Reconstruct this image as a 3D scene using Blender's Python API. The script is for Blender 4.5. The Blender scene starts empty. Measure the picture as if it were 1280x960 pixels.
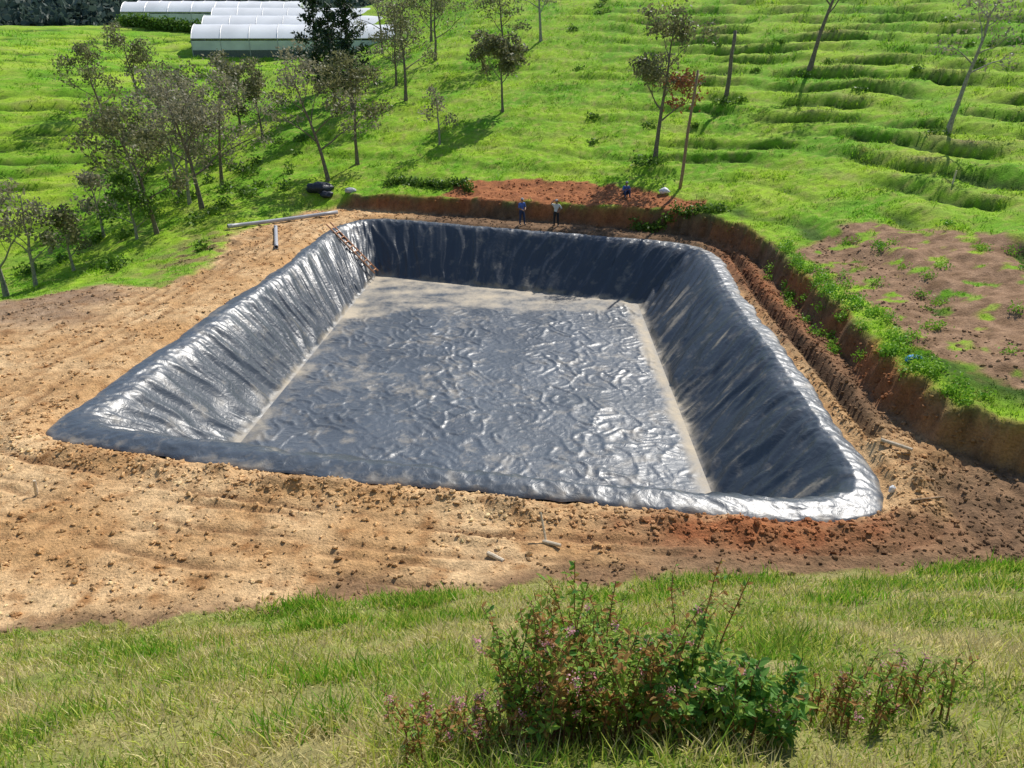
import bpy, bmesh, math, numpy as np
from mathutils import Vector
R=np.random.RandomState
# ---------------- noise -----------------
_p=R(7).permutation(256); _p=np.concatenate([_p,_p,_p])
_g=np.array([[math.cos(a),math.sin(a)] for a in np.linspace(0,2*math.pi,256,endpoint=False)])
def noise(x,y,seed=0):
    x=np.asarray(x,float)+seed*17.31; y=np.asarray(y,float)+seed*9.77
    xf=np.floor(x); yf=np.floor(y); u=x-xf; v=y-yf
    xi=xf.astype(np.int64)&255; yi=yf.astype(np.int64)&255
    def g(i,j,a,b):
        k=_p[_p[(xi+i)&255]+((yi+j)&255)]
        return _g[k,0]*a+_g[k,1]*b
    su=u*u*u*(u*(u*6-15)+10); sv=v*v*v*(v*(v*6-15)+10)
    a=g(0,0,u,v)*(1-su)+g(1,0,u-1,v)*su
    b=g(0,1,u,v-1)*(1-su)+g(1,1,u-1,v-1)*su
    return 1.5*(a*(1-sv)+b*sv)
def fbm(x,y,o=4,seed=0):
    s=0;a=1;t=0
    for i in range(o):
        s=s+a*noise(x*2**i,y*2**i,seed+i);t+=a;a*=.5
    return s/t*1.3
def sst(a,b,x):
    t=np.clip((x-a)/(b-a),0,1); return t*t*(3-2*t)
def sdpoly(px,py,poly):
    d=np.full(px.shape,1e9); ins=np.zeros(px.shape,bool); n=len(poly)
    for i in range(n):
        ax,ay=poly[i];bx,by=poly[(i+1)%n];ex,ey=bx-ax,by-ay
        t=np.clip(((px-ax)*ex+(py-ay)*ey)/(ex*ex+ey*ey+1e-12),0,1)
        d=np.minimum(d,(px-ax-t*ex)**2+(py-ay-t*ey)**2)
        c=(ay>py)!=(by>py)
        if ey!=0: ins^=c&(px<(bx-ax)*(py-ay)/ey+ax)
    d=np.sqrt(d); return np.where(ins,-d,d)
# ---------------- site survey (metres, z=0 is the bench round the pond) ----------------
CTRL=np.array([(0,54,1.3),(0,65,4),(0,80,7.5),(0,100,13),(0,130,20),(0,170,28),(8,50,1.3),(-7,56,1.3),
(14,30,1.2),(14.5,22,1.35),(20,21,1.6),(22,27,1.9),(24,36,2.8),(15,42,1.4),(17,52,2.8),(28,50,5),(40,40,5),(30,70,9.5),(50,70,14),
(35,100,17.5),(70,50,14),(70,110,27),(40,150,30),(45,25,3.5),(80,25,7),
(-13,57,1.0),(-20,52,.2),(-23,42,-1),(-26,36,-1.2),(-31,45,-3),(-38,38,-4.5),(-45,52,-2.5),(-30,58,-1),(-22,66,1.8),(-15,75,5),
(-40,67,1),(-35,85,5),(-49,86,7),(-62,70,5),(-30,105,7.2),(-20,120,9),(-45,120,8.2),(-74,121,11.8),(-58,138,12.3),(-30,140,13),
(-90,80,9),(-70,50,1),(-100,40,2),(-110,120,12),(-18,100,9),(-60,160,11),(-100,170,9),(-30,170,15),(-60,30,-5),(-30,31,-1)],float)
def _U(r2): return r2*np.log(r2+1e-9)
def _fit():
    P=CTRL[:,:2]/50;n=len(P)
    r2=((P[:,None]-P[None])**2).sum(2);K=_U(r2)+np.eye(n)*.004
    A=np.zeros((n+3,n+3));A[:n,:n]=K;A[:n,n]=1;A[:n,n+1:]=P;A[n,:n]=1;A[n+1:,:n]=P.T
    return np.linalg.solve(A,np.concatenate([CTRL[:,2],[0,0,0]]))
_W=_fit()
def tps(x,y):
    x=x/50;y=y/50;n=len(CTRL)
    z=_W[n]+_W[n+1]*x+_W[n+2]*y
    for i in range(n):
        z=z+_W[i]*_U((x-CTRL[i,0]/50)**2+(y-CTRL[i,1]/50)**2)
    return z
def catmull(pts,m=12):
    P=np.array(pts,float);n=len(P);out=[]
    for i in range(n):
        a,b,c,d=P[i-1],P[i],P[(i+1)%n],P[(i+2)%n]
        for k in range(m):
            t=k/m
            out.append(.5*((2*b)+(-a+c)*t+(2*a-5*b+4*c-d)*t*t+(-a+3*b-3*c+d)*t**3))
    return np.array(out)
RIMP=[(-15.3,22.3),(-14.5,21.3),(-12.2,20.6),(-8.1,19.55),(-3.2,18.6),(1.8,17.7),(6.5,17.0),(8.8,16.9),
(10.1,17.5),(10.7,18.9),(10.85,22.2),(11.2,28.4),(11.4,35.5),(11.95,41.5),
(11.7,44.2),(10.2,46.0),(7.5,47.1),(-1.05,49.9),(-7.2,52.0),
(-9.8,52.3),(-11.4,51.0),(-12.2,48.0),(-12.9,39.5),(-14.2,31.1),(-15.0,25.0)]
CORN=[0,8,14,19]
RIM=catmull(RIMP,12)
FLOOR=[(-10.8,25.4),(7.0,20.8),(7.5,43.2),(-9.0,48.7)]
RIMPOLY=[tuple(p) for p in RIM[::3]]
BENCH=[(-200,-100),(200,-100),(200,19.5),(40,19.2),(14.8,18.9),(13.2,20.6),(12.7,23.4),(13.2,29.2),(13.4,36),(13.6,40),(13.1,44.3),(11,47.5),
(8,49.0),(4,50.6),(0,51.9),(-5.6,53.6),(-12.2,55.2),(-14.5,54.2),(-17.4,48),(-16.4,40.7),(-17.6,36.5),(-21,37),(-25,33.7),(-40,31),(-200,30)]
PATCH=[(14.6,39.5),(19.6,41.5),(24,36),(30,28),(32,20),(17,20.8),(15.0,23.5),(14.9,29),(14.6,34)]
SCAR=[(-5,54),(-4,57),(2,56.3),(8,53.6),(12.5,49.5),(11.5,48),(6,50.6),(0,52.6)]
YFX=[-60,-11,-7.6,-4.3,0,3.9,12.4,60]; YFY=[12,12.4,12.7,13.1,13.9,14.0,14.7,15]
def terrain(x,y,full=True):
    x=np.asarray(x,float);y=np.asarray(y,float)
    h=np.clip(tps(x,y),-8,42)
    r=np.hypot(x,y); wf=sst(150,270,r)
    far=-6+33*np.exp(-((y-520+x*.15)/170)**2)+5*fbm(x/90,y/90,3,5)
    h=h*(1-wf)+far*wf
    db=sdpoly(x,y,BENCH); dbn=db+.30*fbm(x*.7,y*.7,3,2)+.14*noise(x*2.1,y*2.1,71)
    dp=sdpoly(x,y,RIMPOLY)
    left=sst(-11,-15,x)
    bw=.6+3.0*left
    w=np.clip(dbn/bw,0,1); w=w*w*(3-2*w)
    rough=1-sst(90,200,r)
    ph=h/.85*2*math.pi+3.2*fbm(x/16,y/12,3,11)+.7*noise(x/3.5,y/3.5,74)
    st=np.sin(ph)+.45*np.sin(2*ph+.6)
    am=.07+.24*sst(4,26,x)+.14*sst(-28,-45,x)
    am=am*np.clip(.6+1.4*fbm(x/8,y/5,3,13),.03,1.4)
    lump=.18*fbm(x*.4,y*.4,3,3)+.15*np.abs(fbm(x*.9,y*.9,3,31))
    z=h*w+w*sst(.5,6,db)*(am*st*rough)+w*lump
    yf=np.interp(x,YFX,YFY)+.35*fbm(x*.5,0*x,3,21)
    s=yf-y; k=.5
    sp=np.where(s>8,s,k*np.log1p(np.exp(np.clip(s/k,-30,30))))
    sp=np.where(sp>18,18+ (1-np.exp(-(sp-18)/8))*8,sp)
    z=z+.73*sp+sst(.2,1.5,s)*.09*fbm(x*1.2,y*1.2,3,8)
    bench=(1-w)*sst(.3,-.3,s)
    rut=np.zeros_like(x)
    nearm=sst(24,20,y)+left
    brk=np.clip(.75+1.1*fbm(x*.3,y*.3,2,77),0,1.2)
    for c,d in ((1.7,.08),(2.25,.06),(3.0,.09),(3.6,.06),(4.5,.07)):
        q=dp-c-.45*fbm(x*.12,y*.12,2,4+int(c*3))
        rut=rut-d*np.exp(-(q/.12)**2)+.6*d*np.exp(-((q-.22)/.09)**2)
    rut=rut*brk
    z=z+bench*(.08*fbm(x*.9,y*.9,4,6)+.09*np.abs(fbm(x*2.6,y*2.6,4,16))+rut*np.clip(nearm,0,1))
    spoil=np.exp(-((dp-.7)/.45)**2)*sst(24,19,y)*(.12+.36*np.clip(fbm(x*.8,y*.8,4,9)+.1,0,1))
    loose=np.exp(-((x-12.2)/1.5)**2-((y-19.3)/1.6)**2)*np.clip(.25+.6*fbm(x*1.0,y*1.0,3,78),0,1)*.7
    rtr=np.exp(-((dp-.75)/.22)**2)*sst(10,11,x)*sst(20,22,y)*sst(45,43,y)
    z=z+bench*(spoil+loose-.4*rtr+.12*np.exp(-((dp-1.2)/.2)**2)*sst(10,11,x)*(1+noise(x,y*.8,72)))
    z=z-.20*(1-sst(.08,.36,dp))*sst(-.8,-.1,dp)
    pin=sst(.1,1.5,-dp)
    z=z*(1-pin)-4.8*pin
    if not full: return z
    fore=sst(-.15,.25,s+.5*fbm(x*1.3,y*1.3,3,41))
    g=sst(.35,.9,dbn)*(1-left)+sst(-.1,.6,dbn+.5*fbm(x*.5,y*.5,3,12))*left
    dpat=sdpoly(x,y,PATCH)+1.1*fbm(x*.45,y*.45,4,14)
    pat=sst(.3,-.3,dpat)*sst(.42,.22,fbm(x*.8,y*.8,3,15))
    dsc=sdpoly(x,y,SCAR)+.6*fbm(x*.8,y*.8,4,17)
    sc=sst(.2,-.2,dsc)
    bare=np.clip(pat+sc,0,1)
    dl=np.exp(-(((x+18.5)/3)**2+((y-44)/6)**2))*sst(-.1,.3,fbm(x*.9,y*.9,3,19)+.05)
    bare=np.clip(bare+dl,0,1)
    g=np.clip(g*(1-bare),0,1)
    g=np.maximum(g*(1-fore),fore)
    A=lambda *c:np.array(c)[None,:]
    m=lambda a,b,t:a*(1-t[:,None])+b*t[:,None]
    X=x.ravel();Y=y.ravel();f=lambda q:np.clip(q.ravel(),0,1)
    n1=fbm(X*.35,Y*.35,4,22);n2=fbm(X*1.6,Y*1.6,4,23)
    tan=m(A(.55,.325,.145),A(.72,.49,.26),f(.45+1.1*n1)); tan=m(tan,A(.36,.18,.07),f(1.5*(n2-.05)))
    tan=m(tan,A(.30,.17,.08),f(-rut*10*np.clip(nearm,0,1)))
    brown=m(A(.13,.08,.045),A(.28,.17,.095),f(.5+n2)); red=m(A(.46,.18,.07),A(.32,.12,.05),f(.5+n2))
    col=tan
    yb=(y-yf).ravel()
    wb=f(sst(1.3,.2,yb+.9*n1))*.85
    wb=np.maximum(wb,f(sst(.0,6,X+3*n1)*sst(17.4,16.2,Y+.8*n1))*.9)
    wb=np.maximum(wb,f(sst(11.2,12.0,X+.5*n1)*(1-.85*np.exp(-((X-12.4)/1.2)**2-((Y-20.5)/1.6)**2))))
    wb=np.maximum(wb,f(sst(48.3,50,Y+X*.36)*sst(-9,-5,X)))
    wb=np.maximum(wb,f(spoil*2.6-.25)*.6)
    col=m(col,brown,wb)
    rr=np.exp(-((X-6.5)/3.4)**2-((Y-16.2)/.8)**2)*1.1+.7*np.exp(-((X-12.6)/.9)**2-((Y-38)/9)**2)
    col=m(col,red,f(rr*(1+n2)))
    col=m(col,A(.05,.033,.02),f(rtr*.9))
    bk=f(sst(-.1,.25,dbn)*(1-left)); bkc=m(brown*.8,red*.85,f(.5+1.2*n1)); bkc=m(bkc,A(.42,.25,.11),f(np.exp(-((X-15)/2.5)**2-((Y-19.5)/2.2)**2)*(.8+n2)))
    col=m(col,bkc,bk)
    leftd=f(sst(-17,-21,X+n1*2)*sst(29,33,Y)); col=m(col,m(A(.36,.25,.17),brown,f(.5+n2)),leftd*.85)
    pc=m(A(.40,.25,.15),A(.22,.13,.07),f(.5+.9*n2)); col=m(col,pc,f(pat)); col=m(col,red,f(sc)); col=m(col,A(.09,.06,.035),f(dl*.8))
    n3=fbm(X/6,Y/6,4,25)
    gr=m(A(.16,.37,.018),A(.33,.50,.03),f(.5+1.1*n3)); gr=m(gr,A(.38,.40,.09),f(1.4*(n2-.02)))
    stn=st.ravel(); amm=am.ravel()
    gr=m(gr,A(.06,.12,.014),f((-stn-.1)*amm*3.6)); gr=m(gr,A(.32,.28,.12),f((stn-.2)*(amm-.08)*3.5*(n3+.5)))  # dark green in step troughs paints the treads' shadow; brown is dry turf
    farm=f(sst(170,300,r)); gr=m(gr,A(.03,.055,.02),farm)
    fg=m(A(.34,.30,.12),A(.20,.26,.045),f(.5+n1)); gr=m(gr,fg,f(fore))
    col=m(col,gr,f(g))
    return z,g,col,fore
def tz(x,y): return float(terrain(np.array([x]),np.array([y]),False)[0])
# --------------- mesh helpers ----------------
def build(name,groups,mats,col=None,smooth=False,parent=None,attrs=None):
    Vs=[];L=[];LT=[];MI=[];off=0
    for V,F,mi in groups:
        V=np.asarray(V,float).reshape(-1,3);Vs.append(V)
        if F is not None and len(F):
            F=np.asarray(F,int);L.append((F+off).ravel());LT.append(np.full(len(F),F.shape[1]))
            MI.append(np.full(len(F),mi) if np.isscalar(mi) else np.asarray(mi))
        off+=len(V)
    V=np.concatenate(Vs);L=np.concatenate(L);LT=np.concatenate(LT);MI=np.concatenate(MI)
    me=bpy.data.meshes.new(name);me.vertices.add(len(V));me.vertices.foreach_set('co',V.ravel().astype(np.float32))
    me.loops.add(len(L));me.loops.foreach_set('vertex_index',L.astype(np.int32))
    me.polygons.add(len(LT));me.polygons.foreach_set('loop_start',np.concatenate([[0],np.cumsum(LT)[:-1]]).astype(np.int32))
    me.polygons.foreach_set('loop_total',LT.astype(np.int32))
    me.polygons.foreach_set('material_index',MI.astype(np.int32))
    me.polygons.foreach_set('use_smooth',np.full(len(LT),smooth))
    for mt in mats: me.materials.append(mt)
    me.update(calc_edges=True)
    if col is not None:
        a=me.color_attributes.new('Col','FLOAT_COLOR','POINT')
        a.data.foreach_set('color',np.concatenate([col,np.ones((len(col),1))],1).ravel().astype(np.float32))
    if attrs:
        for k,v in attrs.items():
            a=me.attributes.new(k,'FLOAT','POINT');a.data.foreach_set('value',np.asarray(v).astype(np.float32))
    o=bpy.data.objects.new(name,me);bpy.context.scene.collection.objects.link(o)
    if parent: o.parent=parent
    return o
def empty(name,loc=(0,0,0),rz=0):
    e=bpy.data.objects.new(name,None);e.location=loc;e.rotation_euler=(0,0,rz);e.empty_display_size=.3
    bpy.context.scene.collection.objects.link(e);return e
def tube(pts,rad,n=6,cap=True):
    P=np.array(pts,float);m=len(P);rad=np.array(rad,float)*np.ones(m)
    T=np.gradient(P,axis=0);T/=np.linalg.norm(T,axis=1)[:,None]+1e-9
    ref=np.array([1.,0,0]) if abs(T[0][0])<.8 else np.array([0,1.,0])
    a=np.cross(T,ref);a/=np.linalg.norm(a,axis=1)[:,None]+1e-9;b=np.cross(T,a)
    an=np.arange(n)/n*2*math.pi
    V=(P[:,None]+rad[:,None,None]*(np.cos(an)[None,:,None]*a[:,None]+np.sin(an)[None,:,None]*b[:,None])).reshape(-1,3)
    i=np.arange(m-1)[:,None]*n;k=np.arange(n)[None];k2=(k+1)%n
    F4=np.stack([i+k,i+k2,i+n+k2,i+n+k],-1).reshape(-1,4)
    F3=np.zeros((0,3),int)
    if cap:
        c0=m*n;V=np.concatenate([V,P[:1],P[-1:]]);k=np.arange(n);k2=(k+1)%n
        F3=np.concatenate([np.stack([c0+0*k,k2,k],-1),np.stack([c0+1+0*k,(m-1)*n+k,(m-1)*n+k2],-1)])
    return V,F4,F3
def addtube(G,pts,rad,mi,n=6,cap=True):
    V,F4,F3=tube(pts,rad,n,cap);G.append((V,F4,mi))
    if len(F3): G.append((np.zeros((0,3)),F3-len(V),mi))
def addbox(G,c,s,mi,rz=0):
    x,y,z=[q/2 for q in s];V=np.array([(a*x,b*y,d*z) for a in(-1,1) for b in(-1,1) for d in(-1,1)])
    ca,sa=math.cos(rz),math.sin(rz);V=np.c_[V[:,0]*ca-V[:,1]*sa,V[:,0]*sa+V[:,1]*ca,V[:,2]]+np.array(c)
    G.append((V,[(0,1,3,2),(4,6,7,5),(0,4,5,1),(2,3,7,6),(0,2,6,4),(1,5,7,3)],mi))
def leaves(C,size,rng,elong=1.8,flat=.0):
    n=len(C);a=rng.normal(size=(n,3));a[:,2]*=(1-flat);a/=np.linalg.norm(a,axis=1)[:,None]
    b=rng.normal(size=(n,3));b[:,2]*=(1-flat);b-=a*(a*b).sum(1)[:,None];b/=np.linalg.norm(b,axis=1)[:,None]+1e-9
    s=(size*(.6+.8*rng.rand(n)))[:,None]
    V=np.stack([C-a*s*.5*elong,C+b*s*.5-a*s*.1,C+a*s*.5*elong,C-b*s*.5-a*s*.1],1).reshape(-1,3)
    return V,np.arange(n*4).reshape(n,4)
def leaf6(B,D,size,rng):
    n=len(B);D=D/np.linalg.norm(D,axis=1)[:,None];u=np.array([0,0,1.])+.35*rng.normal(size=(n,3))
    sd=np.cross(D,u);sd/=np.linalg.norm(sd,axis=1)[:,None]+1e-9;up=np.cross(sd,D)
    s=size[:,None];w=.26*s;c=.10*s
    V=np.stack([B,B+D*s*.3+sd*w+up*c,B+D*s*.65+sd*w*.8+up*c*.6,B+D*s-up*c*1.2,B+D*s*.65-sd*w*.8+up*c*.6,B+D*s*.3-sd*w+up*c],1).reshape(-1,3)
    k=np.arange(n)[:,None]*6
    return V,np.concatenate([k+np.array([[0,1,2,3]]),k+np.array([[0,3,4,5]])])
# --------------- materials ----------------
def newmat(name):
    m=bpy.data.materials.new(name);m.use_nodes=True;nt=m.node_tree
    return m,nt,nt.nodes['Principled BSDF']
def N(nt,t,**k):
    n=nt.nodes.new(t)
    for a,b in k.items(): setattr(n,a,b)
    return n
def simple(name,c,rough=.7,var=.25,scale=6,bump=.2,metal=0,spec=.4):
    m,nt,b=newmat(name);tc=N(nt,'ShaderNodeTexCoord');no=N(nt,'ShaderNodeTexNoise');no.inputs['Scale'].default_value=scale;no.inputs['Detail'].default_value=6
    nt.links.new(tc.outputs['Object'],no.inputs['Vector'])
    r=N(nt,'ShaderNodeValToRGB');r.color_ramp.elements[0].position=.3;r.color_ramp.elements[1].position=.7
    r.color_ramp.elements[0].color=[q*(1-var) for q in c]+[1];r.color_ramp.elements[1].color=[min(1,q*(1+var)) for q in c]+[1]
    nt.links.new(no.outputs['Fac'],r.inputs['Fac']);nt.links.new(r.outputs['Color'],b.inputs['Base Color'])
    b.inputs['Roughness'].default_value=rough;b.inputs['Metallic'].default_value=metal;b.inputs['Specular IOR Level'].default_value=spec
    if bump:
        bp=N(nt,'ShaderNodeBump');bp.inputs['Strength'].default_value=bump;bp.inputs['Distance'].default_value=.05
        nt.links.new(no.outputs['Fac'],bp.inputs['Height']);nt.links.new(bp.outputs['Normal'],b.inputs['Normal'])
    return m
def leafmat(name,c1,c2,scale=1.5,trans=.35,attr=False):
    m,nt,b=newmat(name)
    out=[n for n in nt.nodes if n.type=='OUTPUT_MATERIAL'][0]
    if attr:
        at=N(nt,'ShaderNodeAttribute',attribute_name='Col');src=at.outputs['Color']
    else:
        tc=N(nt,'ShaderNodeTexCoord');no=N(nt,'ShaderNodeTexNoise');no.inputs['Scale'].default_value=scale;no.inputs['Detail'].default_value=5
        nt.links.new(tc.outputs['Object'],no.inputs['Vector'])
        r=N(nt,'ShaderNodeValToRGB');r.color_ramp.elements[0].position=.35;r.color_ramp.elements[1].position=.65
        r.color_ramp.elements[0].color=list(c1)+[1];r.color_ramp.elements[1].color=list(c2)+[1]
        nt.links.new(no.outputs['Fac'],r.inputs['Fac']);src=r.outputs['Color']
    nt.links.new(src,b.inputs['Base Color']);b.inputs['Roughness'].default_value=.55;b.inputs['Specular IOR Level'].default_value=.3
    tr=N(nt,'ShaderNodeBsdfTranslucent');nt.links.new(src,tr.inputs['Color'])
    mx=N(nt,'ShaderNodeMixShader');mx.inputs[0].default_value=trans
    nt.links.new(b.outputs[0],mx.inputs[1]);nt.links.new(tr.outputs[0],mx.inputs[2]);nt.links.new(mx.outputs[0],out.inputs['Surface'])
    return m
def groundmat():
    m,nt,b=newmat('ground_soil_and_turf');at=N(nt,'ShaderNodeAttribute',attribute_name='Col')
    tc=N(nt,'ShaderNodeTexCoord')
    def no(s,d=8):
        n=N(nt,'ShaderNodeTexNoise');n.inputs['Scale'].default_value=s;n.inputs['Detail'].default_value=d;n.inputs['Roughness'].default_value=.65
        nt.links.new(tc.outputs['Object'],n.inputs['Vector']);return n
    a=no(3.0,10);c=no(14,5)
    ad=N(nt,'ShaderNodeMath',operation='ADD');nt.links.new(a.outputs['Fac'],ad.inputs[0]);nt.links.new(c.outputs['Fac'],ad.inputs[1])
    mr=N(nt,'ShaderNodeMapRange');mr.inputs['From Min'].default_value=.7;mr.inputs['From Max'].default_value=1.3;mr.inputs['To Min'].default_value=.55;mr.inputs['To Max'].default_value=1.4
    nt.links.new(ad.outputs[0],mr.inputs['Value'])
    vm=N(nt,'ShaderNodeVectorMath',operation='SCALE');nt.links.new(at.outputs['Color'],vm.inputs[0]);nt.links.new(mr.outputs[0],vm.inputs['Scale'])
    nt.links.new(vm.outputs[0],b.inputs['Base Color']);b.inputs['Roughness'].default_value=.95;b.inputs['Specular IOR Level'].default_value=.15
    bp=N(nt,'ShaderNodeBump');bp.inputs['Strength'].default_value=.9;bp.inputs['Distance'].default_value=.08
    nt.links.new(ad.outputs[0],bp.inputs['Height']);nt.links.new(bp.outputs['Normal'],b.inputs['Normal'])
    return m
def linermat():
    m,nt,b=newmat('black_geomembrane');tc=N(nt,'ShaderNodeTexCoord')
    at=N(nt,'ShaderNodeAttribute',attribute_name='dust')
    no=N(nt,'ShaderNodeTexNoise');no.inputs['Scale'].default_value=1.3;no.inputs['Detail'].default_value=9;no.inputs['Roughness'].default_value=.65
    nt.links.new(tc.outputs['Object'],no.inputs['Vector'])
    mu=N(nt,'ShaderNodeMath',operation='MULTIPLY_ADD');nt.links.new(no.outputs['Fac'],mu.inputs[0]);mu.inputs[1].default_value=1.6;mu.inputs[2].default_value=-.8
    ad=N(nt,'ShaderNodeMath',operation='ADD');nt.links.new(mu.outputs[0],ad.inputs[0]);nt.links.new(at.outputs['Fac'],ad.inputs[1])
    mr=N(nt,'ShaderNodeMapRange');mr.inputs['From Min'].default_value=.12;mr.inputs['From Max'].default_value=1.0;nt.links.new(ad.outputs[0],mr.inputs['Value'])
    mx=N(nt,'ShaderNodeMix',data_type='RGBA');nt.links.new(mr.outputs[0],mx.inputs['Factor'])
    fl=N(nt,'ShaderNodeAttribute',attribute_name='film_sheen')
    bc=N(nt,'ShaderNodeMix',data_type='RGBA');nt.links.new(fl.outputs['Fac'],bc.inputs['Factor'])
    bc.inputs[6].default_value=(.030,.036,.043,1);bc.inputs[7].default_value=(.075,.092,.112,1)  # bare black liner, and blue-grey painted for dusty film plus sky sheen
    nt.links.new(bc.outputs[2],mx.inputs[6]);mx.inputs[7].default_value=(.50,.42,.30,1)
    nt.links.new(mx.outputs[2],b.inputs['Base Color'])
    r0=N(nt,'ShaderNodeMapRange');r0.inputs['To Min'].default_value=.37;r0.inputs['To Max'].default_value=.43;nt.links.new(fl.outputs['Fac'],r0.inputs['Value'])
    rr=N(nt,'ShaderNodeMapRange');nt.links.new(r0.outputs[0],rr.inputs['To Min']);rr.inputs['To Max'].default_value=.85;nt.links.new(mr.outputs[0],rr.inputs['Value']);nt.links.new(rr.outputs[0],b.inputs['Roughness'])
    b.inputs['Specular IOR Level'].default_value=.8
    n2=N(nt,'ShaderNodeTexNoise');n2.inputs['Scale'].default_value=3.2;n2.inputs['Detail'].default_value=5;n2.inputs['Distortion'].default_value=1.4
    nt.links.new(tc.outputs['Object'],n2.inputs['Vector'])
    bp=N(nt,'ShaderNodeBump');bp.inputs['Strength'].default_value=.45;bp.inputs['Distance'].default_value=.05
    nt.links.new(n2.outputs['Fac'],bp.inputs['Height']);nt.links.new(bp.outputs['Normal'],b.inputs['Normal'])
    return m
M_ground=groundmat();M_liner=linermat()
M_blade=leafmat('grass_blades',None,None,attr=True,trans=.4)
M_bark=simple('bark',(.18,.14,.105),.9,.4,9,.6);M_barkl=simple('grey_bark',(.30,.27,.22),.9,.35,9,.6)
M_olive=leafmat('olive_foliage',(.11,.12,.05),(.27,.26,.12))
M_grey=leafmat('greyish_foliage',(.19,.18,.11),(.36,.33,.21))
M_green=leafmat('green_foliage',(.05,.12,.012),(.17,.29,.035))
M_dark=leafmat('conifer_foliage',(.012,.03,.012),(.04,.075,.025),trans=.15)
M_rust=leafmat('dead_foliage',(.18,.07,.03),(.28,.12,.05))
# --------------- terrain sheet ---------------
def axis(lo,hi,c0,c1,s0,g):
    out=list(np.arange(c0,c1,s0));x=out[-1]
    while x<hi: x+=s0+g*max(0,x-c1);out.append(x)
    x=c0;pre=[]
    while x>lo: x-=s0+g*(c0-x);pre.append(x)
    return np.array(pre[::-1]+out)
xs=axis(-900,900,-16.5,15,.13,.018)
ys=[-300,-200,-120,-80,-50,-35,-25,-18,-12,-8,-5,-3,-1.5,-.5,.4,1.2];t=1.8
while t<1200:
    ys.append(t);t+=.09 if t<20 else (.13 if t<56 else .13+.011*(t-56))
ys=np.array(ys)
GX,GY=np.meshgrid(xs,ys);gx=GX.ravel();gy=GY.ravel()
z,g,col,fo=terrain(gx,gy)
nx,ny=len(xs),len(ys)
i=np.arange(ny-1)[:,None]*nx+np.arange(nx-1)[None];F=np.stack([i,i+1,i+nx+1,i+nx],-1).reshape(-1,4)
build('ground',[(np.c_[gx,gy,z],F,0)],[M_ground],col=col,smooth=True)
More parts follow.
